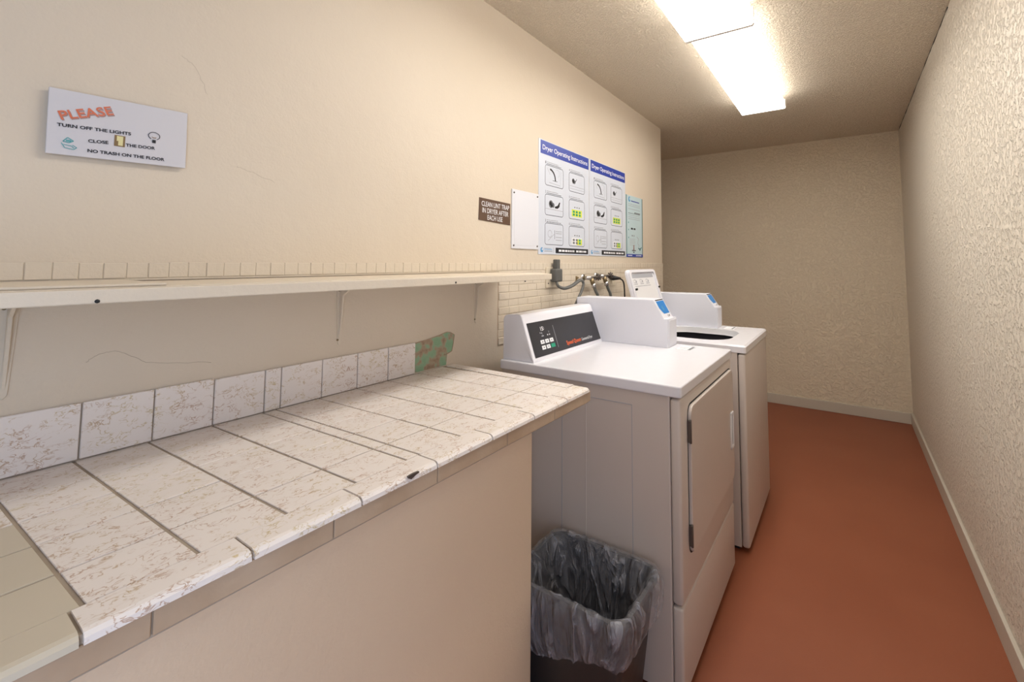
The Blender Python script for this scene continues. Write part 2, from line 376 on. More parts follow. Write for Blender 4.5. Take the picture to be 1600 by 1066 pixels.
ta.build('veined_tiles', ctr); o = tb.build('plain_tiles', ctr); o['label'] = 'plain beige replacement tiles'
# bullnose edging tiles along the front and round the end
nz = MB(); nzp = MB()
ny = [-1.12, -0.96, -0.80, -0.65, -0.49, -0.33, -0.175, -0.016, 0.143, 0.301, 0.459, 0.618, 0.777, 0.936, 1.095, 1.222]
prof = [(0.5385, HC-0.007), (0.5385, HC+0.0008), (0.583, HC+0.0010), (0.5885, HC-0.0005), (0.5925, HC-0.0045), (0.5935, HC-0.011), (0.588, HC-0.011)]
for a, b in zip(ny[:-1], ny[1:]):
    m = nzp if b < 0.15 else nz
    m.prism(prof, 'y', a+0.0018, b-0.0018, 'tileplain' if m is nzp else 'tile')
for a, b in zip([0.012, 0.17, 0.33, 0.47], [0.17, 0.33, 0.47, 0.535]):
    nz.prism([(1.186+0.0*a, HC-0.007), (1.186, HC+0.0008), (1.226, HC+0.001), (1.233, HC-0.003), (1.235, HC-0.011), (1.226, HC-0.011)], 'x', a+0.0015, b-0.0015, 'tile')
nz.build('edge_tiles', ctr); o = nzp.build('plain_edge_tiles', ctr); o['label'] = 'plain beige edging tiles at the near end'
ft = MB()
fy = [-1.1, -0.88, -0.66, -0.44, -0.22, -0.01, 0.20, 0.413, 0.62, 0.83, 1.03, 1.228]
for a, b in zip(fy[:-1], fy[1:]): ft.box(0.586, a+0.001, 0.868, 0.5915, b-0.001, 0.8965, 'wood', 0.001, 1)
ft.box(0.01, 1.224, 0.868, 0.59, 1.2325, 0.8965, 'wood')
o = ft.build('edge_band', ctr); o['label'] = 'brown worn band under the bullnose tiles'
kb = MB(); kb.box(0.0085, Y0, 0.0, 0.50, 1.056, 0.866, 'knee', 0.004, 2); kb.box(0.0085, Y0, 0.8682, 0.586, 1.222, 0.8745, 'wood'); kb.build('knee_wall', ctr)
bs = MB(); by = [-1.06, -0.952, -0.843, -0.735, -0.626, -0.518, -0.409, -0.30, -0.19, -0.082, 0.027, 0.136, 0.2444, 0.353, 0.461, 0.570, 0.609, 0.718, 0.827, 0.935, 1.043]
bs.box(0.0080, -1.08, 0.9066, 0.0105, 1.043, 1.0110, 'grout')
for i, (a, b) in enumerate(zip(by[:-1], by[1:])):
    top = 1.0135 + (0.003 if b < 0.47 else 0)
    bs.box(0.0085, a+0.0013, 0.9105, 0.0155+rr.uniform(-0.0008, 0.0008), b-0.0013, top, 'tile', 0.0012, 1)
bs.build('backsplash', ctr)
pt = MB()
pt.prism([(1.046, 0.911), (1.046, 1.010), (1.09, 1.014), (1.151, 1.022), (1.19, 1.030), (1.207, 1.027), (1.229, 1.016), (1.224, 0.985), (1.217, 0.957), (1.195, 0.953), (1.19, 0.911)], 'x', 0.0078, 0.0095, 'patch')
o = pt.build('bare_patch', ctr); o['label'] = 'green and brown bare patch where a tile fell off'
pt = MB(); crk = [(0.0098, 1.046, 1.0105), (0.0098, 1.09, 1.0145), (0.0098, 1.151, 1.0225), (0.0098, 1.19, 1.0305), (0.0098, 1.207, 1.0275), (0.0098, 1.229, 1.016), (0.0098, 1.224, 0.985), (0.0098, 1.217, 0.957), (0.0098, 1.197, 0.951), (0.0098, 1.18, 0.949)]
pt.tube(crk, 0.0014, 'wood', 6); o = pt.build('plaster_crack', ctr); o['label'] = 'dark cracked plaster rim around the bare patch'

# ------------------------------------------------------------ shelf and brackets
sh = empty('wall_shelf', (0.1, 0.2, 1.217), 'long cream painted wooden shelf on the wall above the counter', 'shelf')
b = MB(); b.box(0.0075, Y0, 1.2265, 0.262, 1.484, 1.2470, 'mosaic', 0.002); b.build('board', sh)
b = MB(); b.box(0.2635, Y0, 1.2225, 0.281, 1.486, 1.2450, 'mosaic', 0.002); b.build('front_strip', sh)
b = MB(); b.box(0.0065, Y0, 1.2470, 0.262, 0.29, 1.2515, 'mosaic', 0.0015); b.build('loose_board', sh)
for i, (y, lb) in enumerate(((0.145, 'cream metal shelf bracket at the left edge of the photo'), (0.769, 'cream metal shelf bracket midway along the shelf'), (1.345, 'cream metal shelf bracket nearest the machines'))):
    r = empty('shelf_bracket', (0.0075, y, 1.046), lb, 'bracket', 'brackets under the wall shelf')
    k = MB(); k.prism([(y-0.0125, 1.2225), (y+0.0125, 1.2225), (y+0.0055, 1.052), (y, 1.045), (y-0.0055, 1.052)], 'x', 0.0075, 0.0105, 'mosaic', 0.0008, 1); k.build('wall_leg', r)
    k = MB(); k.box(0.0105, y-0.0115, 1.2225, 0.235, y+0.0115, 1.2265, 'mosaic', 0.0008, 1); k.build('shelf_arm', r)
    k = MB(); k.prism([(0.0100, 1.2228), (0.20, 1.2228), (0.06, 1.2130), (0.024, 1.190), (0.018, 1.120), (0.0105, 1.060)], 'y', y-0.003, y+0.003, 'mosaic', 0.001, 1); k.build('rib', r)
    for z in (1.205, 1.062): k = MB(); k.tube([(0.0100, y-0.007, z), (0.0125, y-0.007, z)], 0.003, 'brass', 8); k.build('screw', r)

# ------------------------------------------------------------ ceiling lights
def fixture(loc_y0, loc_y1, x0, x1, zb, label):
    r = empty('ceiling_light', ((x0+x1)/2, (loc_y0+loc_y1)/2, H), label, 'light', 'wraparound fluorescent ceiling lights')
    k = MB(); k.box(x0+0.035, loc_y0+0.01, H-0.030, x1-0.035, loc_y1-0.01, H-0.0005, 'fixture', 0.003, 1); k.build('housing', r)
    pr = [(x0+0.006, H-0.028), (x0, zb+0.006), (x0+0.006, zb), (x1-0.006, zb), (x1, zb+0.006), (x1-0.006, H-0.028)]
    k = MB(); k.prism(pr, 'y', loc_y0+0.008, loc_y1-0.008, 'glowside')
    k.bm.normal_update(); gi = k.mi('glow')
    for f in k.bm.faces:
        if f.normal.z < -0.5: f.material_index = gi
    k.build('diffuser', r)
    pe = [(x0+0.004, H-0.028), (x0-0.002, zb+0.006), (x0+0.004, zb-0.0015), (x1-0.004, zb-0.0015), (x1+0.002, zb+0.006), (x1-0.004, H-0.028)]
    for a, c in ((loc_y0, loc_y0+0.008), (loc_y1-(0.008 if loc_y1 > 3 else 0.018), loc_y1)):
        k = MB(); k.prism(pe, 'y', a, c, 'glowside' if a > 3 else 'fixture'); k.build('end_cap', r)
    for xx in (x0-0.004, x1-0.002):
        k = MB(); k.box(xx, loc_y1-0.03, H-0.075, xx+0.006, loc_y1-0.012, H-0.03, 'fixture'); k.build('clip', r)
fixture(2.035, 3.285, 0.686, 0.958, H-0.084, 'lit white fluorescent ceiling light above the machines, farther from the camera')
fixture(0.765, 2.015, 0.672, 0.965, H-0.102, 'lit white fluorescent ceiling light cut by the top edge of the photo')

# ------------------------------------------------------------ signs on the left wall
XW = 0.0
def wprint(x): return Print((x, 0, 0), (0, 1, 0), (0, 0, 1))
# PLEASE sign
sg = empty('notice_sign', (0.006, 0.275, 1.49), 'white tilted paper notice asking to turn off the lights and close the door', 'sign')
k = MB(); k.prism([(0.171, 1.491), (0.383, 1.500), (0.381, 1.6265), (0.169, 1.6175)], 'x', 0.0065, 0.0105, 'signwhite', 0.0006, 1); k.build('board', sg)
k = MB(); k.box(0.0, 0.19, 1.53, 0.0066, 0.36, 1.59, 'signwhite'); k.build('mounting_tape', sg)
P = wprint(0.0106)
P.text('PLEASE', (0.1895, 1.5575), (0.2615, 1.5865), 0.0165, 'coral_shadow', 2, 0.012); P.text('PLEASE', (0.188, 1.559), (0.260, 1.589), 0.0175, 'coral', 3, 0.015)
P.text('TURN OFF THE LIGHTS', (0.183, 1.5455), (0.288, 1.5525), 0.0064, 'black', 3, 0.03)
P.text('CLOSE', (0.226, 1.5235), (0.255, 1.5265), 0.0064, 'black', 3, 0.03)
P.text('THE DOOR', (0.281, 1.5275), (0.328, 1.5305), 0.0064, 'black', 3, 0.03)
P.text('NO TRASH ON THE FLOOR', (0.226, 1.504), (0.345, 1.509), 0.0064, 'black', 3, 0.03)
P.rect(0.263, 1.525, 0.2795, 1.548, 'gold', 2); P.rect(0.2665, 1.527, 0.2762, 1.5465, 'goldl', 3); P.rect(0.2665, 1.527, 0.2690, 1.5360, 'gold', 4)
P.path([(0.325+0.0095*math.cos(math.radians(a)), 1.5600+0.008*math.sin(math.radians(a))) for a in range(-60, 241, 20)], 0.0013, 'black', 3)
P.path([(0.3215, 1.558), (0.3235, 1.555), (0.325, 1.557), (0.3265, 1.555), (0.3285, 1.558)], 0.0011, 'gold', 3); P.rect(0.3222, 1.5445, 0.3282, 1.5515, 'black', 3)
P.path([(0.192, 1.518), (0.198, 1.5265), (0.206, 1.521), (0.200, 1.5165), (0.192, 1.518)], 0.0016, 'teal', 3); P.rect(0.196, 1.5185, 0.203, 1.522, 'teal', 3)
P.path([(0.190, 1.515), (0.195, 1.506), (0.207, 1.5045), (0.211, 1.509), (0.205, 1.513)], 0.0013, 'teal', 3); P.path([(0.193, 1.512), (0.204, 1.511), (0.207, 1.507)], 0.0012, 'teal', 3)
P.build('printing', sg)
# brown lint sign
sg = empty('lint_trap_sign', (0.0, 1.465, 1.454), 'small brown engraved sign about cleaning the lint trap', 'sign')
k = MB(); k.prism([(1.361, 1.464), (1.567, 1.455), (1.566, 1.552), (1.364, 1.5575)], 'x', 0.0, 0.003, 'brownsign', 0.0006, 1); k.build('board', sg)
P = wprint(0.0031)
P.text('CLEAN LINT TRAP', (1.376, 1.524), (1.556, 1.521), 0.0215, 'white', 2, 0.004); P.text('IN DRYER AFTER', (1.381, 1.4965), (1.551, 1.4925), 0.0215, 'white', 2, 0.004); P.text('EACH USE', (1.413, 1.468), (1.511, 1.4655), 0.0215, 'white', 2, 0.004)
P.build('lettering', sg)
# cover plate
cp = empty('access_cover', (0.0, 1.678, 1.352), 'blank white screwed access cover between the brown sign and the posters', 'cover plate')
k = MB(); k.box(0.0, 1.575, 1.352, 0.006, 1.7835, 1.623, 'coverplate', 0.0015, 2); k.build('plate', cp)
k = MB(); k.box(0.006, 1.592, 1.367, 0.0068, 1.768, 1.595, 'coverplate', 0.0004, 1); k.build('raised_panel', cp)
for y, z in ((1.588, 1.607), (1.772, 1.609), (1.588, 1.366), (1.772, 1.367)):
    k = MB(); k.tube([(0.006, y, z), (0.0085, y, z)], 0.0042, 'hinge', 10); k.build('screw', cp)
# two big posters
def poster(y0, label):
    w, z0, z1 = 0.515, 1.330, 1.908
    r = empty('instruction_poster', (0.0, y0+w/2, z0), label, 'poster', 'dryer operating instruction posters')
    k = MB(); k.box(0.0, y0, z0, 0.003, y0+w, z1, 'paper', 0.0005, 1); k.build('board', r)
    P = wprint(0.0031); P.O = Vector((0.0031, y0, 0)); rg = random.Random(11)
    P.rect(0.014, 1.836, w-0.004, 1.9045, 'blue', 1); P.text('Dryer Operating Instructions', (0.032, 1.8585), (w-0.020, 1.8585), 0.026, 'white', 3, 0.008)
    P.build('header_band', r)
    P = wprint(0.0031); P.O = Vector((0.0031, y0, 0))
    cols = ((0.056, 0.228), (0.288, 0.460)); rows_ = ((1.682, 1.785), (1.530, 1.635), (1.380, 1.488))
    for ci, (a, b_) in enumerate(cols):
        for ri, (c, d) in enumerate(rows_):
            P.frame(a, c, b_, d, 0.014, 0.0032, 'rule', 2)
            P.greek(a+0.016, d+0.005, b_-0.02, 0.004, 'grey', 2, rg); P.greek(a+0.016, d+0.014, b_-0.05, 0.004, 'lgrey', 2, rg)
            P.text(str(ci*3+ri+1), (a, d+0.006), (a+0.008, d+0.006), 0.014, 'grey', 3)
    # pictures
    def arc(cx, cy, r_, a0, a1, w_, m): P.path([(cx+r_*math.cos(math.radians(a0+(a1-a0)*i/8)), cy+r_*math.sin(math.radians(a0+(a1-a0)*i/8))) for i in range(9)], w_, m, 3)
    arc(0.095, 1.712, 0.056, 0, 85, 0.0095, 'black'); P.line((0.125, 1.712), (0.170, 1.712), 0.003, 'grey', 3); P.line((0.09, 1.698), (0.20, 1.693), 0.002, 'lgrey', 3)
    arc(0.17, 1.755, 0.02, -60, 120, 0.0015, 'lgrey'); P.line((0.075, 1.77), (0.10, 1.74), 0.002, 'lgrey', 3); P.line((0.20, 1.70), (0.205, 1.77), 0.0015, 'lgrey', 3)
    for (u, v, s_) in ((0.110, 1.588, 1.0), (0.335, 1.742, 0.75)):
        P.disc(u, v, 0.020*s_, 'grey', 2); P.disc(u-0.004*s_, v+0.003*s_, 0.011*s_, 'black', 3); P.disc(u+0.020*s_, v-0.004*s_, 0.013*s_, 'grey', 2)
        P.disc(u+0.005*s_, v-0.008*s_, 0.008*s_, 'black', 3)
    P.poly([(0.145, 1.578), (0.172, 1.586), (0.190, 1.606), (0.197, 1.604), (0.190, 1.580), (0.172, 1.570), (0.148, 1.570)], 'black', 3)
    P.line((0.345, 1.727), (0.372, 1.757), 0.005, 'grey', 3)
    P.line((0.06, 1.562), (0.225, 1.560), 0.002, 'lgrey', 3); P.line((0.295, 1.712), (0.455, 1.712), 0.002, 'lgrey', 3); P.line((0.295, 1.698), (0.455, 1.698), 0.0015, 'lgrey', 3)
    P.path([(0.10+0.018*math.cos(t_*0.5), 1.435+0.018*math.sin(t_*0.5)) for t_ in range(13)], 0.002, 'lgrey', 3)
    P.line((0.145, 1.41), (0.145, 1.455), 0.003, 'grey', 3); P.line((0.085, 1.40), (0.14, 1.435), 0.002, 'lgrey', 3)
    for v in (1.405, 1.420, 1.440, 1.450): P.line((0.155, v), (0.215, v), 0.0016, 'grey', 3)
    for c, (v, m1) in enumerate(((1.565, 'yellow'), (1.408, 'grey'))):
        P.rect(0.318, v-0.021, 0.430, v+0.018, 'yellow' if c == 0 else 'white', 2)
        if c: P.rect(0.370, v-0.021, 0.430, v+0.012, 'yellow', 3)
        for i in range(3):
            for j in range(2): P.rect(0.328+i*0.033, v-0.016+j*0.016, 0.350+i*0.033, v-0.004+j*0.016, 'green' if (c == 0 or i == 2) else 'grey', 4)
        for i in range(3): P.rect(0.345+i*0.024, v+0.028, 0.357+i*0.024, v+0.034, 'grey', 3)
    P.build('pictograms', r)
    P = wprint(0.0031); P.O = Vector((0.0031, y0, 0))
    P.rect(0.155, 1.3375, w-0.012, 1.3660, 'black', 2); P.greek(0.185, 1.346, 0.345, 0.0105, 'white', 3, rg); P.greek(0.365, 1.346, w-0.030, 0.0105, 'white', 3, rg)
    P.rect(0.135, 1.339, 0.138, 1.366, 'lgrey', 2)
    P.disc(0.030, 1.352, 0.0125, 'sky', 2, r2=0.0125); P.disc(0.034, 1.355, 0.006, 'paper', 3); P.rect(0.050, 1.354, 0.122, 1.357, 'sky', 2); P.rect(0.050, 1.345, 0.125, 1.3475, 'grey', 2); P.rect(0.050, 1.360, 0.11, 1.362, 'lgrey', 2)
    P.build('footer', r)
poster(1.7865, 'left dryer operating instructions poster beside the blank access cover')
poster(2.308, 'right dryer operating instructions poster beside the narrow pale poster')
r = empty('narrow_poster', (0.0, 2.985, 1.328), 'narrow pale mint poster with blue foot, last on the wall before the corner', 'poster')
k = MB(); k.box(0.0, 2.832, 1.328, 0.003, 3.133, 1.763, 'paper3', 0.0005, 1); k.build('board', r)
P = wprint(0.0031); rg = random.Random(5)
P.rect(2.834, 1.330, 2.845, 1.762, 'tealdark', 2); P.rect(3.118, 1.330, 3.131, 1.762, 'tealdark', 2); P.rect(2.834, 1.330, 3.131, 1.350, 'blue', 3)
P.greek(2.86, 1.337, 2.93, 0.006, 'white', 4, rg); P.greek(3.0, 1.337, 3.10, 0.006, 'white', 4, rg)
P.disc(2.892, 1.735, 0.019, 'sky', 2); P.disc(2.900, 1.738, 0.010, 'paper3', 3); P.rect(2.92, 1.722, 3.07, 1.729, 'blue', 2)
for i, z in enumerate((1.70, 1.688, 1.665, 1.635, 1.622, 1.608, 1.595)): P.greek(2.87, z, 3.08, 0.004, 'lgrey' if i != 3 else 'grey', 2, rg)
P.greek(2.98, 1.640, 3.085, 0.009, 'grey', 3, rg)
for z in (1.565, 1.515, 1.460): P.rect(2.868, z, 2.880, z+0.01, 'teal', 3)
P.rect(2.915, 1.523, 2.95, 1.535, 'black', 3); P.rect(2.963, 1.523, 2.995, 1.535, 'black', 3); P.rect(2.93, 1.475, 2.945, 1.485, 'grey', 3); P.rect(2.965, 1.473, 2.973, 1.487, 'grey', 3)
for z in (1.455, 1.445, 1.435, 1.425, 1.412): P.greek(2.89, z, 2.99, 0.003, 'lgrey', 2, rg)
P.path([(3.02, 1.475), (3.05, 1.46), (3.035, 1.43), (3.06, 1.41), (3.04, 1.385)], 0.005, 'lgrey', 3); P.path([(3.045, 1.395), (3.075, 1.385), (3.105, 1.402)], 0.008, 'tealdark', 4); P.disc(3.075, 1.385, 0.010, 'tealdark', 4)
P.rect(2.955, 1.375, 2.972, 1.415, 'coral_shadow', 3); P.rect(2.93, 1.372, 3.0, 1.379, 'grey', 3); P.rect(2.95, 1.360, 2.975, 1.366, 'black', 3)
P.build('printing', r)
# specks in the wall
for y, z, lb in ((1.678, 1.203, 'small dark screw hole in the tiled wall below the shelf end'),):
    k = MB(); k.tube([(0.0045, y, z), (0.0072, y, z)], 0.0045, 'dark', 10); tag(k.build('screw_hole'), lb, 'screw hole')

# ------------------------------------------------------------ dryer
DX0, DX1, DY0, DY1 = 0.125, 0.8258, 1.364, 2.078
dr = empty('dryer', ((DX0+DX1)/2, (DY0+DY1)/2, 0), 'white coin-operated dryer with charcoal control panel, nearest the counter', 'dryer')
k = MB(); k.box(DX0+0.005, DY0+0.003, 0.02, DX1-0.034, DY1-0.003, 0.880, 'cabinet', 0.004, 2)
y = DY0+0.003
for (x0_, x1_) in ((0.4035, 0.4052),): k.box(x0_, y-0.0012, 0.05, x1_, y+0.001, 0.775, 'lgrey')
k.box(0.4985, y-0.0022, 0.03, 0.5015, y+0.001, 0.835, 'cabinet', 0.0008, 1)
k.box(0.5035, y-0.0010, 0.8335, 0.667, y+0.001, 0.8352, 'lgrey'); k.box(0.667, y-0.0010, 0.05, 0.6687, y+0.001, 0.8352, 'lgrey')
k.build('cabinet', dr)
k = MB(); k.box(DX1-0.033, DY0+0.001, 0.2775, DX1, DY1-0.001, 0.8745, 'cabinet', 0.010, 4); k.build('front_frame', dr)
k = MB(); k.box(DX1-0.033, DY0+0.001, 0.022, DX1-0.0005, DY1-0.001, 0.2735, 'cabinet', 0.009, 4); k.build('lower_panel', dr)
k = MB(); k.box(DX0+0.03, DY0+0.03, 0.0, DX1-0.06, DY1-0.03, 0.024, 'dark'); k.build('plinth', dr)
k = MB(); k.prism(rrect(DX0-0.004, DY0-0.002, DX1+0.003, DY1+0.002, 0.010), 'z', 0.879, 0.914, 'enamel', 0.0045, 3); k.build('worktop', dr)
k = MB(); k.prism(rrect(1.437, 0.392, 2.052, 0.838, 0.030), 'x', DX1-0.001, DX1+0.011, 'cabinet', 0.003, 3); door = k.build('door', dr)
k = MB(); k.prism(rrect(1.432, 0.387, 2.057, 0.843, 0.034), 'x', DX1-0.001, DX1+0.0006, 'dark'); k.build('door_gap', dr)
k = MB()
k.box(DX1+0.010, 1.985, 0.522, DX1+0.0165, 1.997, 0.668, 'plastic', 0.003, 3); k.box(DX1+0.010, 2.023, 0.522, DX1+0.0165, 2.033, 0.668, 'plastic', 0.003, 3)
k.box(DX1+0.010, 1.985, 0.656, DX1+0.0165, 2.033, 0.668, 'plastic', 0.003, 3); k.box(DX1+0.010, 1.985, 0.522, DX1+0.0165, 2.033, 0.534, 'plastic', 0.003, 3); k.box(DX1+0.010, 1.995, 0.532, DX1+0.0118, 2.025, 0.658, 'lgrey')
k.build('handle', door)
for z0_, z1_ in ((0.730, 0.797), (0.421, 0.482)):
    k = MB(); k.box(DX1+0.001, 1.428, z0_, DX1+0.012, 1.4365, z1_, 'hinge', 0.001, 1); k.tube([(DX1+0.010, 1.4325, z0_-0.002), (DX1+0.010, 1.4325, z1_+0.002)], 0.004, 'hinge', 8); o = k.build('hinge', door); o['label'] = 'dark metal hinge'
# control console
k = MB()
pr = [(0.124, 0.914), (0.124, 1.066), (0.128, 1.078), (0.137, 1.085), (0.150, 1.088), (0.200, 1.089), (0.209, 1.087), (0.2145, 1.080), (0.273, 0.916), (0.273, 0.914)]
k.prism(pr, 'y', 1.378, 1.936, 'enamel', 0.004, 3); con = k.build('control_console', dr)
A = Vector((0.2145, 0, 1.080)); Bt = Vector((0.273, 0, 0.916)); Vv = (A-Bt).normalized()
P = Print(Bt+Vector((0.0005, 0, 0.0002)), (0, 1, 0), Vv)
P.rect(1.394, 0.013, 1.928, 0.147, 'panel', 2); P.build('display_panel', con)
P = Print(Bt+Vector((0.0006, 0, 0.0002)), (0, 1, 0), Vv); sc = lambda t: 1.394+(t-1.394)*0.94
P.text('15', (sc(1.478), 0.109), (sc(1.498), 0.109), 0.016, 'white', 4, 0.02); P.rect(sc(1.501), 0.112, sc(1.504), 0.115, 'white', 4); P.rect(sc(1.501), 0.119, sc(1.504), 0.122, 'white', 4)
P.rect(sc(1.466), 0.100, sc(1.470), 0.103, 'white', 4); P.rect(sc(1.473), 0.098, sc(1.483), 0.102, 'lgrey', 4); P.rect(sc(1.473), 0.086, sc(1.490), 0.090, 'lgrey', 4); P.rect(sc(1.480), 0.090, sc(1.483), 0.098, 'grey', 4)
for t_ in (1.515, 1.530): P.rect(sc(t_), 0.086, sc(t_)+0.006, 0.091, 'white', 4)
P.rect(sc(1.531), 0.096, sc(1.531)+0.003, 0.103, 'lgrey', 4)
P.rect(sc(1.5725), 0.030, sc(1.5725)+0.0022, 0.122, 'lgrey', 4)
P.text('Speed Queen', (sc(1.645), 0.0290), (sc(1.772), 0.0290), 0.017, 'orange', 4, 0.02); P.text('Commercial Dryer', (sc(1.780), 0.0290), (sc(1.884), 0.0290), 0.013, 'white', 4, 0.006)
P.build('printing', con)
for j in range(2):
    for i in range(3):
        k = MB(); u = sc(1.456)+i*0.032; v = 0.058-j*0.022; g_ = (i == 2 and j == 1)
        q = Bt+Vv*v; nn = Vector((Vv.z, 0, -Vv.x))
        b2 = bmesh.new(); cs = []
        for l in (0.0004, 0.0022):
            for (du, dv) in ((0, 0), (0.024 if not g_ else 0.028, 0), (0.024 if not g_ else 0.028, 0.015), (0, 0.015)):
                w_ = q + nn*l + Vector((0, u+du, 0)) + Vv*dv; cs.append(b2.verts.new(w_))
        b2.faces.new(cs[4:8]); 
        for a_ in range(4): b2.faces.new((cs[a_], cs[(a_+1) % 4], cs[4+(a_+1) % 4], cs[4+a_]))
        bmesh.ops.recalc_face_normals(b2, faces=b2.faces[:]); k._merge(b2, 'green' if g_ else 'white')
        if not g_:
            P = Print(q+nn*0.0023+Vector((0, u, 0)), (0, 1, 0), Vv); P.mb = k; P.rect(0.009, 0.005, 0.015, 0.010, 'grey', 1)
        o = k.build('button', con)
        if g_: o['label'] = 'green start button'
# coin meter boxes
def coin_box(parent, x0, xs, xf, y0, y1, zt, zl):
    k = MB(); k.prism([(x0, 0.914), (x0, zt), (xs, zt+0.004), (xs+0.048, zl), (xf, zl), (xf, 0.914)], 'y', y0, y1, 'meter', 0.002, 2); c = k.build('coin_meter', parent)
    Vs = Vector((xs-(xs+0.048), 0, zt+0.004-zl)); L = Vs.length; Vs.normalize(); O = Vector((xs+0.048, y0, zl))
    P = Print(O, (0, 1, 0), Vs); w = y1-y0
    P.poly([(0.014, L-0.010), (w-0.008, L-0.010), (w-0.012, 0.022), (0.035, 0.022), (0.012, 0.050)], 'sticker', 2); P.path([(0.05, 0.035), (0.045, 0.055), (0.065, 0.060)], 0.005, 'sky', 3); P.disc(0.055, 0.046, 0.010, 'sky', 3, 10)
    P.rect(0.012, L-0.007, w-0.006, L-0.002, 'dark', 2); P.build('sticker', c)
    k = MB(); e = O+Vector((0, w*0.6, 0))+Vs*0.010; nn = Vector((Vs.z, 0, -Vs.x)); k.tube([e, e+nn*0.006], 0.006, 'chrome', 12); k.tube([e+nn*0.006, e+nn*0.0065], 0.003, 'dark', 8); k.build('lock', c)
    k = MB(); k.box(xf-0.0005, y0+0.008, 0.924, xf+0.003, y1-0.006, zl-0.006, 'meter', 0.001, 1); k.build('coin_vault_door', c)
coin_box(dr, 0.128, 0.527, 0.592, 1.946, 2.064, 1.118, 1.040)
k = MB(); k.box(0.625, 1.945, 0.9141, 0.690, 2.035, 0.9152, 'white'); P = Print((0.625, 1.945, 0.9153), (1, 0, 0), (0, 1, 0)); P.mb = k
P.rect(0.05, 0.004, 0.062, 0.086, 'grey', 1); P.greek(0.008, 0.03, 0.045, 0.004, 'lgrey', 1); P.greek(0.008, 0.05, 0.045, 0.004, 'lgrey', 1)
k.build('data_label', dr)

# ------------------------------------------------------------ washer
WX0, WX1, WY0, WY1 = 0.16, 0.862, 2.200, 2.838
ws = empty('washer', ((WX0+WX1)/2, (WY0+WY1)/2, 0), 'white top-loading washer with its lid raised, behind the dryer', 'washer')
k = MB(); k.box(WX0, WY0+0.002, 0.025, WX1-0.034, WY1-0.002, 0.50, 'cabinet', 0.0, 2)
for q in ((WX0, WY0+0.002, WX1-0.034, WY0+0.010), (WX0, WY1-0.010, WX1-0.034, WY1-0.002), (WX0, WY0+0.010, WX0+0.008, WY1-0.010), (WX1-0.042, WY0+0.010, WX1-0.034, WY1-0.010)): k.box(q[0], q[1], 0.50, q[2], q[3], 0.880, 'cabinet')
k.build('cabinet', ws)
k = MB(); k.box(WX1-0.032, WY0+0.001, 0.025, WX1, WY1-0.001, 0.874, 'cabinet', 0.011, 4); k.build('front_panel', ws)
k = MB(); k.box(WX0+0.03, WY0+0.03, 0.0, WX1-0.05, WY1-0.03, 0.028, 'dark'); k.build('plinth', ws)
# worktop with the tub opening
ox0, ox1, oy0, oy1 = 0.375, 0.770, 2.268, 2.668
outer = rrect(WX0, WY0-0.001, WX1+0.004, WY1+0.001, 0.012, 5)
inner = rrect(ox0, oy0, ox1, oy1, 0.12, 5)
def ring_mesh(mb, outer, inner, z, m):
    b2 = bmesh.new(); a = [b2.verts.new((*p, z)) for p in outer]; b = [b2.verts.new((*p, z)) for p in inner]; n = len(a)
    for i in range(n): b2.faces.new((a[i], a[(i+1) % n], b[(i+1) % n], b[i]))
    mb._merge(b2, m)
def skirt(mb, loop, z0, z1, m, sm=True, loop2=None):
    b2 = bmesh.new(); a = [b2.verts.new((*p, z0)) for p in loop]; b = [b2.verts.new((*p, z1)) for p in (loop2 or loop)]; n = len(a)
    for i in range(n): b2.faces.new((a[i], a[(i+1) % n], b[(i+1) % n], b[i]))
    bmesh.ops.recalc_face_normals(b2, faces=b2.faces[:]); mb._merge(b2, m, sm)
k = MB(); out2 = rrect(WX0+0.006, WY0+0.005, WX1-0.003, WY1-0.005, 0.010, 5)
ring_mesh(k, out2, inner, 0.914, 'enamel'); skirt(k, outer, 0.906, 0.914, 'enamel', True, out2); skirt(k, outer, 0.879, 0.906, 'enamel', False)
ring_mesh(k, outer, out2, 0.879, 'enamel'); k.build('worktop', ws)
k = MB(); in2 = rrect(ox0+0.004, oy0+0.004, ox1-0.004, oy1-0.004, 0.118, 5); in3 = rrect(ox0+0.008, oy0+0.008, ox1-0.008, oy1-0.008, 0.116, 5)
skirt(k, in2, 0.884, 0.9145, 'plastic', True, inner); ring_mesh(k, in2, in3, 0.8842, 'plastic'); k.build('tub_cover', ws)
k = MB(); ci = [( (ox0+ox1)/2+0.16*math.cos(t*math.pi/18), (oy0+oy1)/2+0.16*math.sin(t*math.pi/18)) for t in range(36)]
skirt(k, ci, 0.55, 0.855, 'washtub'); b2 = bmesh.new(); b2.faces.new([b2.verts.new((*p, 0.56)) for p in ci]); k._merge(b2, 'washtub')
skirt(k, rrect(ox0-0.01, oy0-0.01, ox1+0.01, oy1+0.01, 0.12), 0.5, 0.8848, 'panel'); k.build('basket', ws)
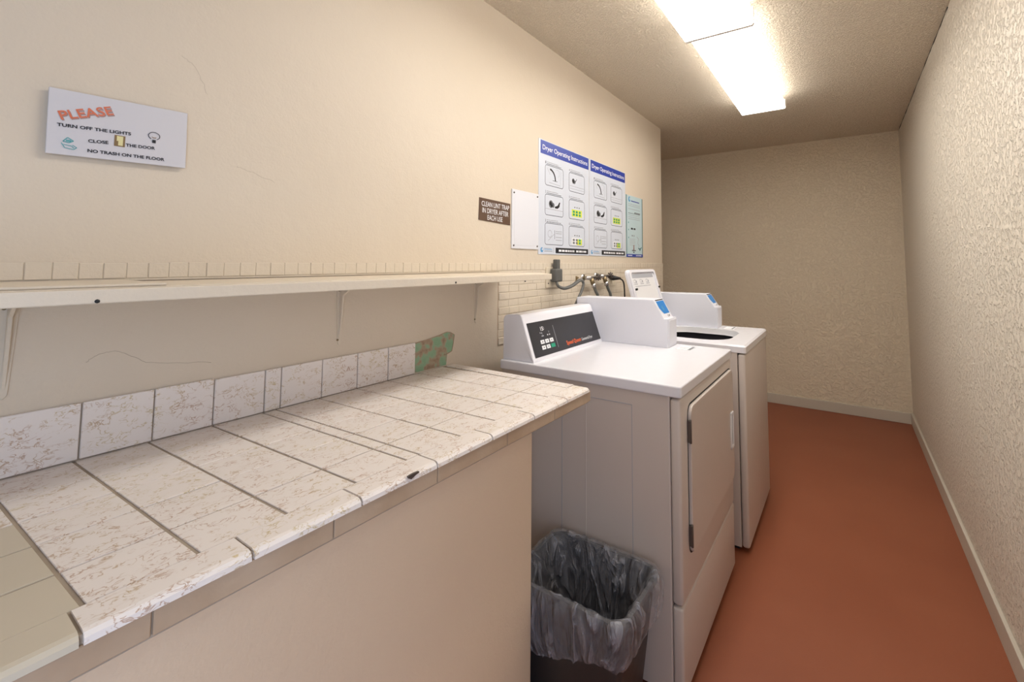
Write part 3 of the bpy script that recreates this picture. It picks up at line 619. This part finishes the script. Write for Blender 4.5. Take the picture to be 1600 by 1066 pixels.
# raised lid
lid = MB(); t = math.radians(16); lx, lz = 0.270, 1.252
def lp(u, v, w): return Vector((lx+math.sin(t)*v+math.cos(t)*w, 2.236+u, lz-math.cos(t)*v+math.sin(t)*w))
def lid_prism(mb, pts, w0, w1, m, bev=0.0):
    b2 = bmesh.new(); a = [b2.verts.new(lp(u, v, w0)) for u, v in pts]; b = [b2.verts.new(lp(u, v, w1)) for u, v in pts]; n = len(a)
    b2.faces.new(a); b2.faces.new(b[::-1])
    for i in range(n): b2.faces.new((a[i], b[i], b[(i+1) % n], a[(i+1) % n]))
    bmesh.ops.recalc_face_normals(b2, faces=b2.faces[:])
    if bev: bmesh.ops.bevel(b2, geom=b2.edges[:], offset=bev, segments=2, affect='EDGES')
    mb._merge(b2, m)
lid_prism(lid, rrect(0, 0, 0.395, 0.335, 0.028), -0.020, -0.002, 'enamel', 0.003)
lo2 = MB(); lid_prism(lo2, rrect(0.030, 0.026, 0.365, 0.31, 0.02), -0.0025, 0.0008, 'plastic', 0.001)
ld_o = lid.build('lid', ws)
fr = rrect(0.004, 0.004, 0.391, 0.331, 0.026); fi = rrect(0.022, 0.018, 0.373, 0.318, 0.02)
rim = MB(); b2 = bmesh.new(); n = len(fr)
rings = [[b2.verts.new(lp(u, v, w)) for u, v in pts] for pts, w in ((fr, -0.003), (fr, 0.008), (fi, 0.008), (fi, -0.003))]
for a, b in zip(rings[:-1], rings[1:]):
    for i in range(n): b2.faces.new((a[i], a[(i+1) % n], b[(i+1) % n], b[i]))
bmesh.ops.recalc_face_normals(b2, faces=b2.faces[:]); rim._merge(b2, 'enamel', False); rim.build('rim', ld_o); lo2.build('inner_panel', ld_o)
P = Print(lp(0, 0, 0.001), (0, 1, 0), -(lp(0, 1, 0)-lp(0, 0, 0)))
P.rect(0.030, -0.050, 0.350, -0.027, 'lgrey', 2)
for i in range(3):
    u = 0.06+i*0.088; P.frame(u-0.014, -0.075, u+0.014, -0.060, 0.004, 0.003, 'lgrey', 2); P.disc(u+0.02, -0.070, 0.008, 'lgrey', 2); P.greek(u-0.018, -0.086, u+0.032, 0.005, 'lgrey', 2)
P.greek(0.05, -0.098, 0.28, 0.004, 'lgrey', 2); P.build('instructions', ld_o)
for u in (0.036, 0.380):
    k = MB(); a = lp(u, 0.113, 0.004); k.tube([a, a+(lp(0, 0, 1)-lp(0, 0, 0))*0.012], 0.006, 'blackrub', 10); k.build('bumper', ld_o)
for u in (0.06, 0.33):
    k = MB(); a = lp(u, 0.333, -0.010); k.tube([a, Vector((a.x+0.004, a.y, 0.912))], 0.006, 'chrome', 8); k.build('lid_hinge', ld_o)
# washer console, mostly behind the coin boxes
k = MB(); k.prism([(WX0+0.002, 0.914), (WX0+0.002, 1.055), (WX0+0.016, 1.066), (WX0+0.07, 1.066), (WX0+0.078, 1.058), (WX0+0.125, 0.915)], 'y', WY0+0.01, 2.686, 'enamel', 0.004, 3); k.build('control_console', ws)
coin_box(ws, 0.163, 0.566, 0.628, 2.690, 2.800, 1.103, 1.035)
k = MB(); k.box(0.66, 2.700, 0.9141, 0.715, 2.790, 0.9152, 'white'); k.box(0.70, 2.704, 0.9152, 0.710, 2.786, 0.9155, 'grey'); k.build('data_label', ws)

# ------------------------------------------------------------ wiring and water
r = empty('range_outlet', (0.003, 1.912, 1.162), 'cream outlet plate behind the grey dryer plug', 'outlet')
k = MB(); k.box(0.003, 1.845, 1.163, 0.013, 1.978, 1.266, 'outlet', 0.003, 2); k.build('plate', r)
k = MB(); k.tube([(0.010, 1.86, 1.185), (0.0145, 1.86, 1.185)], 0.004, 'hinge', 8); k.build('screw', r)
k = MB(); k.tube(smooth_curve([(0.034, 1.905, 1.20), (0.050, 1.886, 1.180), (0.056, 1.896, 1.168), (0.070, 1.925, 1.160), (0.085, 1.975, 1.172), (0.095, 2.020, 1.194), (0.1, 2.043, 1.196), (0.104, 2.056, 1.178), (0.108, 2.028, 1.142), (0.110, 1.989, 1.105), (0.112, 1.945, 1.062), (0.1125, 1.91, 1.02), (0.112, 1.88, 0.95)], 6), 0.0095, 'greyrub', 10, flat=0.75)
cd = k.build('power_cord', dr); cd['label'] = 'thick grey cord plugged into the wall'
k = MB(); k.box(0.0135, 1.872, 1.192, 0.052, 1.936, 1.258, 'greyrub', 0.008, 3); k.box(0.016, 1.897, 1.250, 0.040, 1.931, 1.305, 'greyrub', 0.004, 2); k.build('plug', cd)
for (vy, vz, hy, lb) in ((2.243, 1.200, 2.293, 'brass water valve with hose nearer the dryer plug'), (2.401, 1.206, 2.455, 'brass water valve with hose nearer the black plug')):
    r = empty('water_valve', (0.0, vy, vz), lb, 'water valve', 'water valves behind the washer')
    k = MB(); k.tube([(0.003, vy-0.02, vz+0.002), (0.055, vy-0.01, vz)], 0.009, 'brass', 10); k.tube([(0.003, vy-0.02, vz+0.002), (0.009, vy-0.02, vz+0.002)], 0.022, 'chrome', 16)
    k.tube([(0.045, vy-0.05, vz+0.004), (0.052, vy+0.035, vz+0.002)], 0.011, 'chrome', 10); k.tube([(0.05, vy, vz), (0.058, vy+0.008, vz-0.035)], 0.012, 'brass', 10); k.build('valve_body', r)
    k = MB(); k.tube([(0.052, vy+0.035, vz+0.002), (0.056, vy+0.075, vz+0.006)], 0.006, 'hinge', 8)
    for a in range(0, 180, 45):
        d = Vector((math.cos(math.radians(a))*0.02, 0, math.sin(math.radians(a))*0.02)); c_ = Vector((0.056, vy+0.075, vz+0.006)); k.tube([c_-d, c_+d], 0.005, 'hinge', 6)
    k.build('handle', r)
    k = MB(); k.tube([(0.058, vy+0.008, vz-0.030), (0.061, vy+0.012, vz-0.052)], 0.014, 'chrome', 6); k.build('hose_coupling', r)
    k = MB(); k.tube(smooth_curve([(0.060, vy+0.012, vz-0.045), (0.064, vy+0.028, vz-0.075), (0.068, hy, 1.09), (0.070, hy+0.008, 1.0), (0.085, hy+0.01, 0.90)], 5), 0.0085, 'hose', 10); k.build('hose', r)
k = MB(); k.tube([(0.003, 2.150, 1.206), (0.02, 2.150, 1.206)], 0.005, 'brass', 8); k.box(0.004, 2.143, 1.180, 0.010, 2.157, 1.215, 'brass', 0.001, 1)
tag(k.build('pipe_stub'), 'small brass pipe stub left of the water valves', 'pipe stub')
r = empty('washer_outlet', (0.003, 2.605, 1.14), 'cream outlet plate behind the black washer plug', 'outlet')
k = MB(); k.box(0.003, 2.57, 1.142, 0.010, 2.640, 1.245, 'outlet', 0.002, 2); k.build('plate', r)
k = MB(); k.box(0.010, 2.588, 1.155, 0.0125, 2.622, 1.182, 'outlet', 0.002, 1); k.build('socket', r)
k = MB(); k.tube(smooth_curve([(0.058, 2.596, 1.190), (0.064, 2.628, 1.180), (0.066, 2.648, 1.160), (0.067, 2.656, 1.12), (0.068, 2.657, 1.07), (0.072, 2.655, 0.98), (0.09, 2.65, 0.90)], 6), 0.0048, 'blackrub', 8)
cd = k.build('power_cord', ws); cd['label'] = 'thin black cord plugged into the wall'
k = MB(); k.tube([(0.0105, 2.578, 1.196), (0.036, 2.560, 1.194), (0.050, 2.575, 1.193), (0.062, 2.602, 1.190)], [0.015, 0.016, 0.012, 0.007], 'blackrub', 10); k.build('plug', cd)

# ------------------------------------------------------------ waste bin and its bag
bx0, bx1, by0, by1, bz = 0.405, 0.768, 1.072, 1.338, 0.385
wb = empty('waste_bin', ((bx0+bx1)/2, (by0+by1)/2, 0), 'dark rectangular waste bin between counter and dryer', 'waste bin')
def loop(off, r): return rrect(bx0-off, by0-off, bx1+off, by1+off, r, 8)
k = MB(); lw = loop(-0.045, 0.03); ru = loop(-0.004, 0.04)
skirt(k, lw, 0.004, bz, 'bin', True, ru); li = loop(-0.050, 0.03); ri = loop(-0.009, 0.04); skirt(k, li, 0.010, bz, 'bin', True, ri)
b2 = bmesh.new(); b2.faces.new([b2.verts.new((*p, 0.010)) for p in li]); k._merge(b2, 'bin'); b2 = bmesh.new(); b2.faces.new([b2.verts.new((*p, 0.004)) for p in lw]); k._merge(b2, 'bin'); k.build('tub', wb)
k = MB(); a = loop(-0.009, 0.04); b = loop(0.002, 0.045); ring_mesh(k, b, a, bz, 'bin'); skirt(k, b, bz-0.018, bz, 'bin'); skirt(k, a, bz-0.018, bz, 'bin'); k.build('rim', wb)
def resample(lp_, n):
    P_ = [Vector((*p, 0)) for p in lp_]; P_.append(P_[0]); L = [0]
    for i in range(len(P_)-1): L.append(L[-1]+(P_[i+1]-P_[i]).length)
    out = []; j = 0
    for i in range(n):
        s_ = L[-1]*i/n
        while L[j+1] < s_: j += 1
        f = (s_-L[j])/max(1e-9, L[j+1]-L[j]); out.append(P_[j].lerp(P_[j+1], f))
    return out
n = 260; prof = [(-0.115, 0.06), (-0.085, 0.10), (-0.060, 0.15), (-0.048, 0.21), (-0.040, 0.27), (-0.030, 0.32), (-0.022, 0.36), (-0.014, 0.380), (-0.006, 0.3915), (0.003, 0.3935), (0.009, 0.386), (0.012, 0.365), (0.010, 0.335), (0.009, 0.305), (0.006, 0.275), (0.002, 0.250), (-0.002, 0.232), (-0.005, 0.222)]
b2 = bmesh.new(); rings = []
cxx, cyy = (bx0+bx1)/2, (by0+by1)/2
for pi, (off, z) in enumerate(prof):
    base = resample(loop(off, max(0.02, 0.042+off*0.2)), n); ring = []
    for i, p in enumerate(base):
        d = (p-Vector((cxx, cyy, 0))).normalized(); th = math.atan2(d.y, d.x)
        nv = noise.noise(Vector((d.x*9, d.y*9, z*5))); nf = noise.noise(Vector((d.x*30, d.y*30, z*14+3)))
        amp = 0.006 if 7 <= pi <= 10 else 0.014
        r_ = nv*amp + nf*(0.0036 if 7 <= pi <= 10 else 0.0065)
        if pi <= 6: r_ = -abs(r_)*1.4
        if pi >= 11: r_ = abs(r_)*0.9
        zz = z + nf*0.003
        if pi >= 12: zz += (pi-11)/6*(0.010 + 0.046*d.x + 0.014*noise.noise(Vector((d.x*2.5, d.y*2.5, 1))))
        q = p + d*r_; q.x = min(max(q.x, 0), 0.81); q.y = min(max(q.y, 1.0575 if q.x < 0.505 else 0.9), 1.3615)
        ring.append(b2.verts.new((q.x, q.y, zz)))
    rings.append(ring)
for a, b in zip(rings[:-1], rings[1:]):
    for i in range(n): b2.faces.new((a[i], a[(i+1) % n], b[(i+1) % n], b[i]))
b2.faces.new(rings[0][::-1]); bmesh.ops.recalc_face_normals(b2, faces=b2.faces[:])
k = MB(); k._merge(b2, 'bag', True); tag(k.build('bin_liner'), 'clear wrinkled plastic liner folded over the rim of the waste bin', 'bin liner')

# ------------------------------------------------------------ age of the place: hairline cracks, a chipped tile edge, the open joint at the ceiling
M['hair'] = flat('hairline_crack_shade', (0.50, 0.42, 0.33), 0.8)
def wobble(pts, a, seed):
    rg = random.Random(seed); return [Vector(p)+Vector((0, rg.uniform(-a, a), rg.uniform(-a, a))) for p in smooth_curve(pts, 7)]
wl = bpy.data.objects['wall_left']; tr = bpy.data.objects['trim_3']
k = MB(); k.tube(wobble([(0.0, 0.368, 1.758), (0.0, 0.393, 1.742), (0.0, 0.421, 1.685)], 0.0022, 1), 0.0004, 'hair', 4); k.build('hairline_crack', wl)
k = MB(); k.tube(wobble([(0.0, 0.488, 1.525), (0.0, 0.524, 1.515), (0.0, 0.578, 1.499)], 0.0018, 2), 0.0004, 'hair', 4); k.build('hairline_crack', wl)
k = MB(); k.tube(wobble([(0.0075, 0.247, 1.091), (0.0075, 0.26, 1.102), (0.0075, 0.287, 1.106), (0.0075, 0.323, 1.086), (0.0075, 0.344, 1.073), (0.0075, 0.454, 1.054)], 0.0009, 3), 0.0005, 'hair', 4); k.build('hairline_crack', tr)
rg = random.Random(9); b = MB()
b.tube([(W-0.001, y_*0.06+2.5, H-0.0015-rg.uniform(0, 0.003)) for y_ in range(36)], [rg.uniform(0.0004, 0.0030) for _ in range(36)], 'dark', 6)
o = b.build('trim_4', loc=(0, 0, 0)); o['kind'] = 'structure'; o['label'] = 'dark open joint between ceiling and right wall'; o['category'] = 'joint'
k = MB(); k.prism([(0.547, 0.9085), (0.553, 0.9095), (0.562, 0.9098), (0.572, 0.909), (0.574, 0.906), (0.566, 0.9045), (0.556, 0.9005), (0.550, 0.904)], 'x', 0.5905, 0.5942, 'hinge', 0.0005, 1); o = k.build('chip', ctr); o['label'] = 'dark chipped spot on the front edge'
for y_, z_ in ((0.964, 1.2285), (0.20, 1.2265)):
    k = MB(); k.tube([(0.2805, y_, z_), (0.2820, y_, z_)], 0.0032, 'dark', 8); k.build('nail_head', sh)
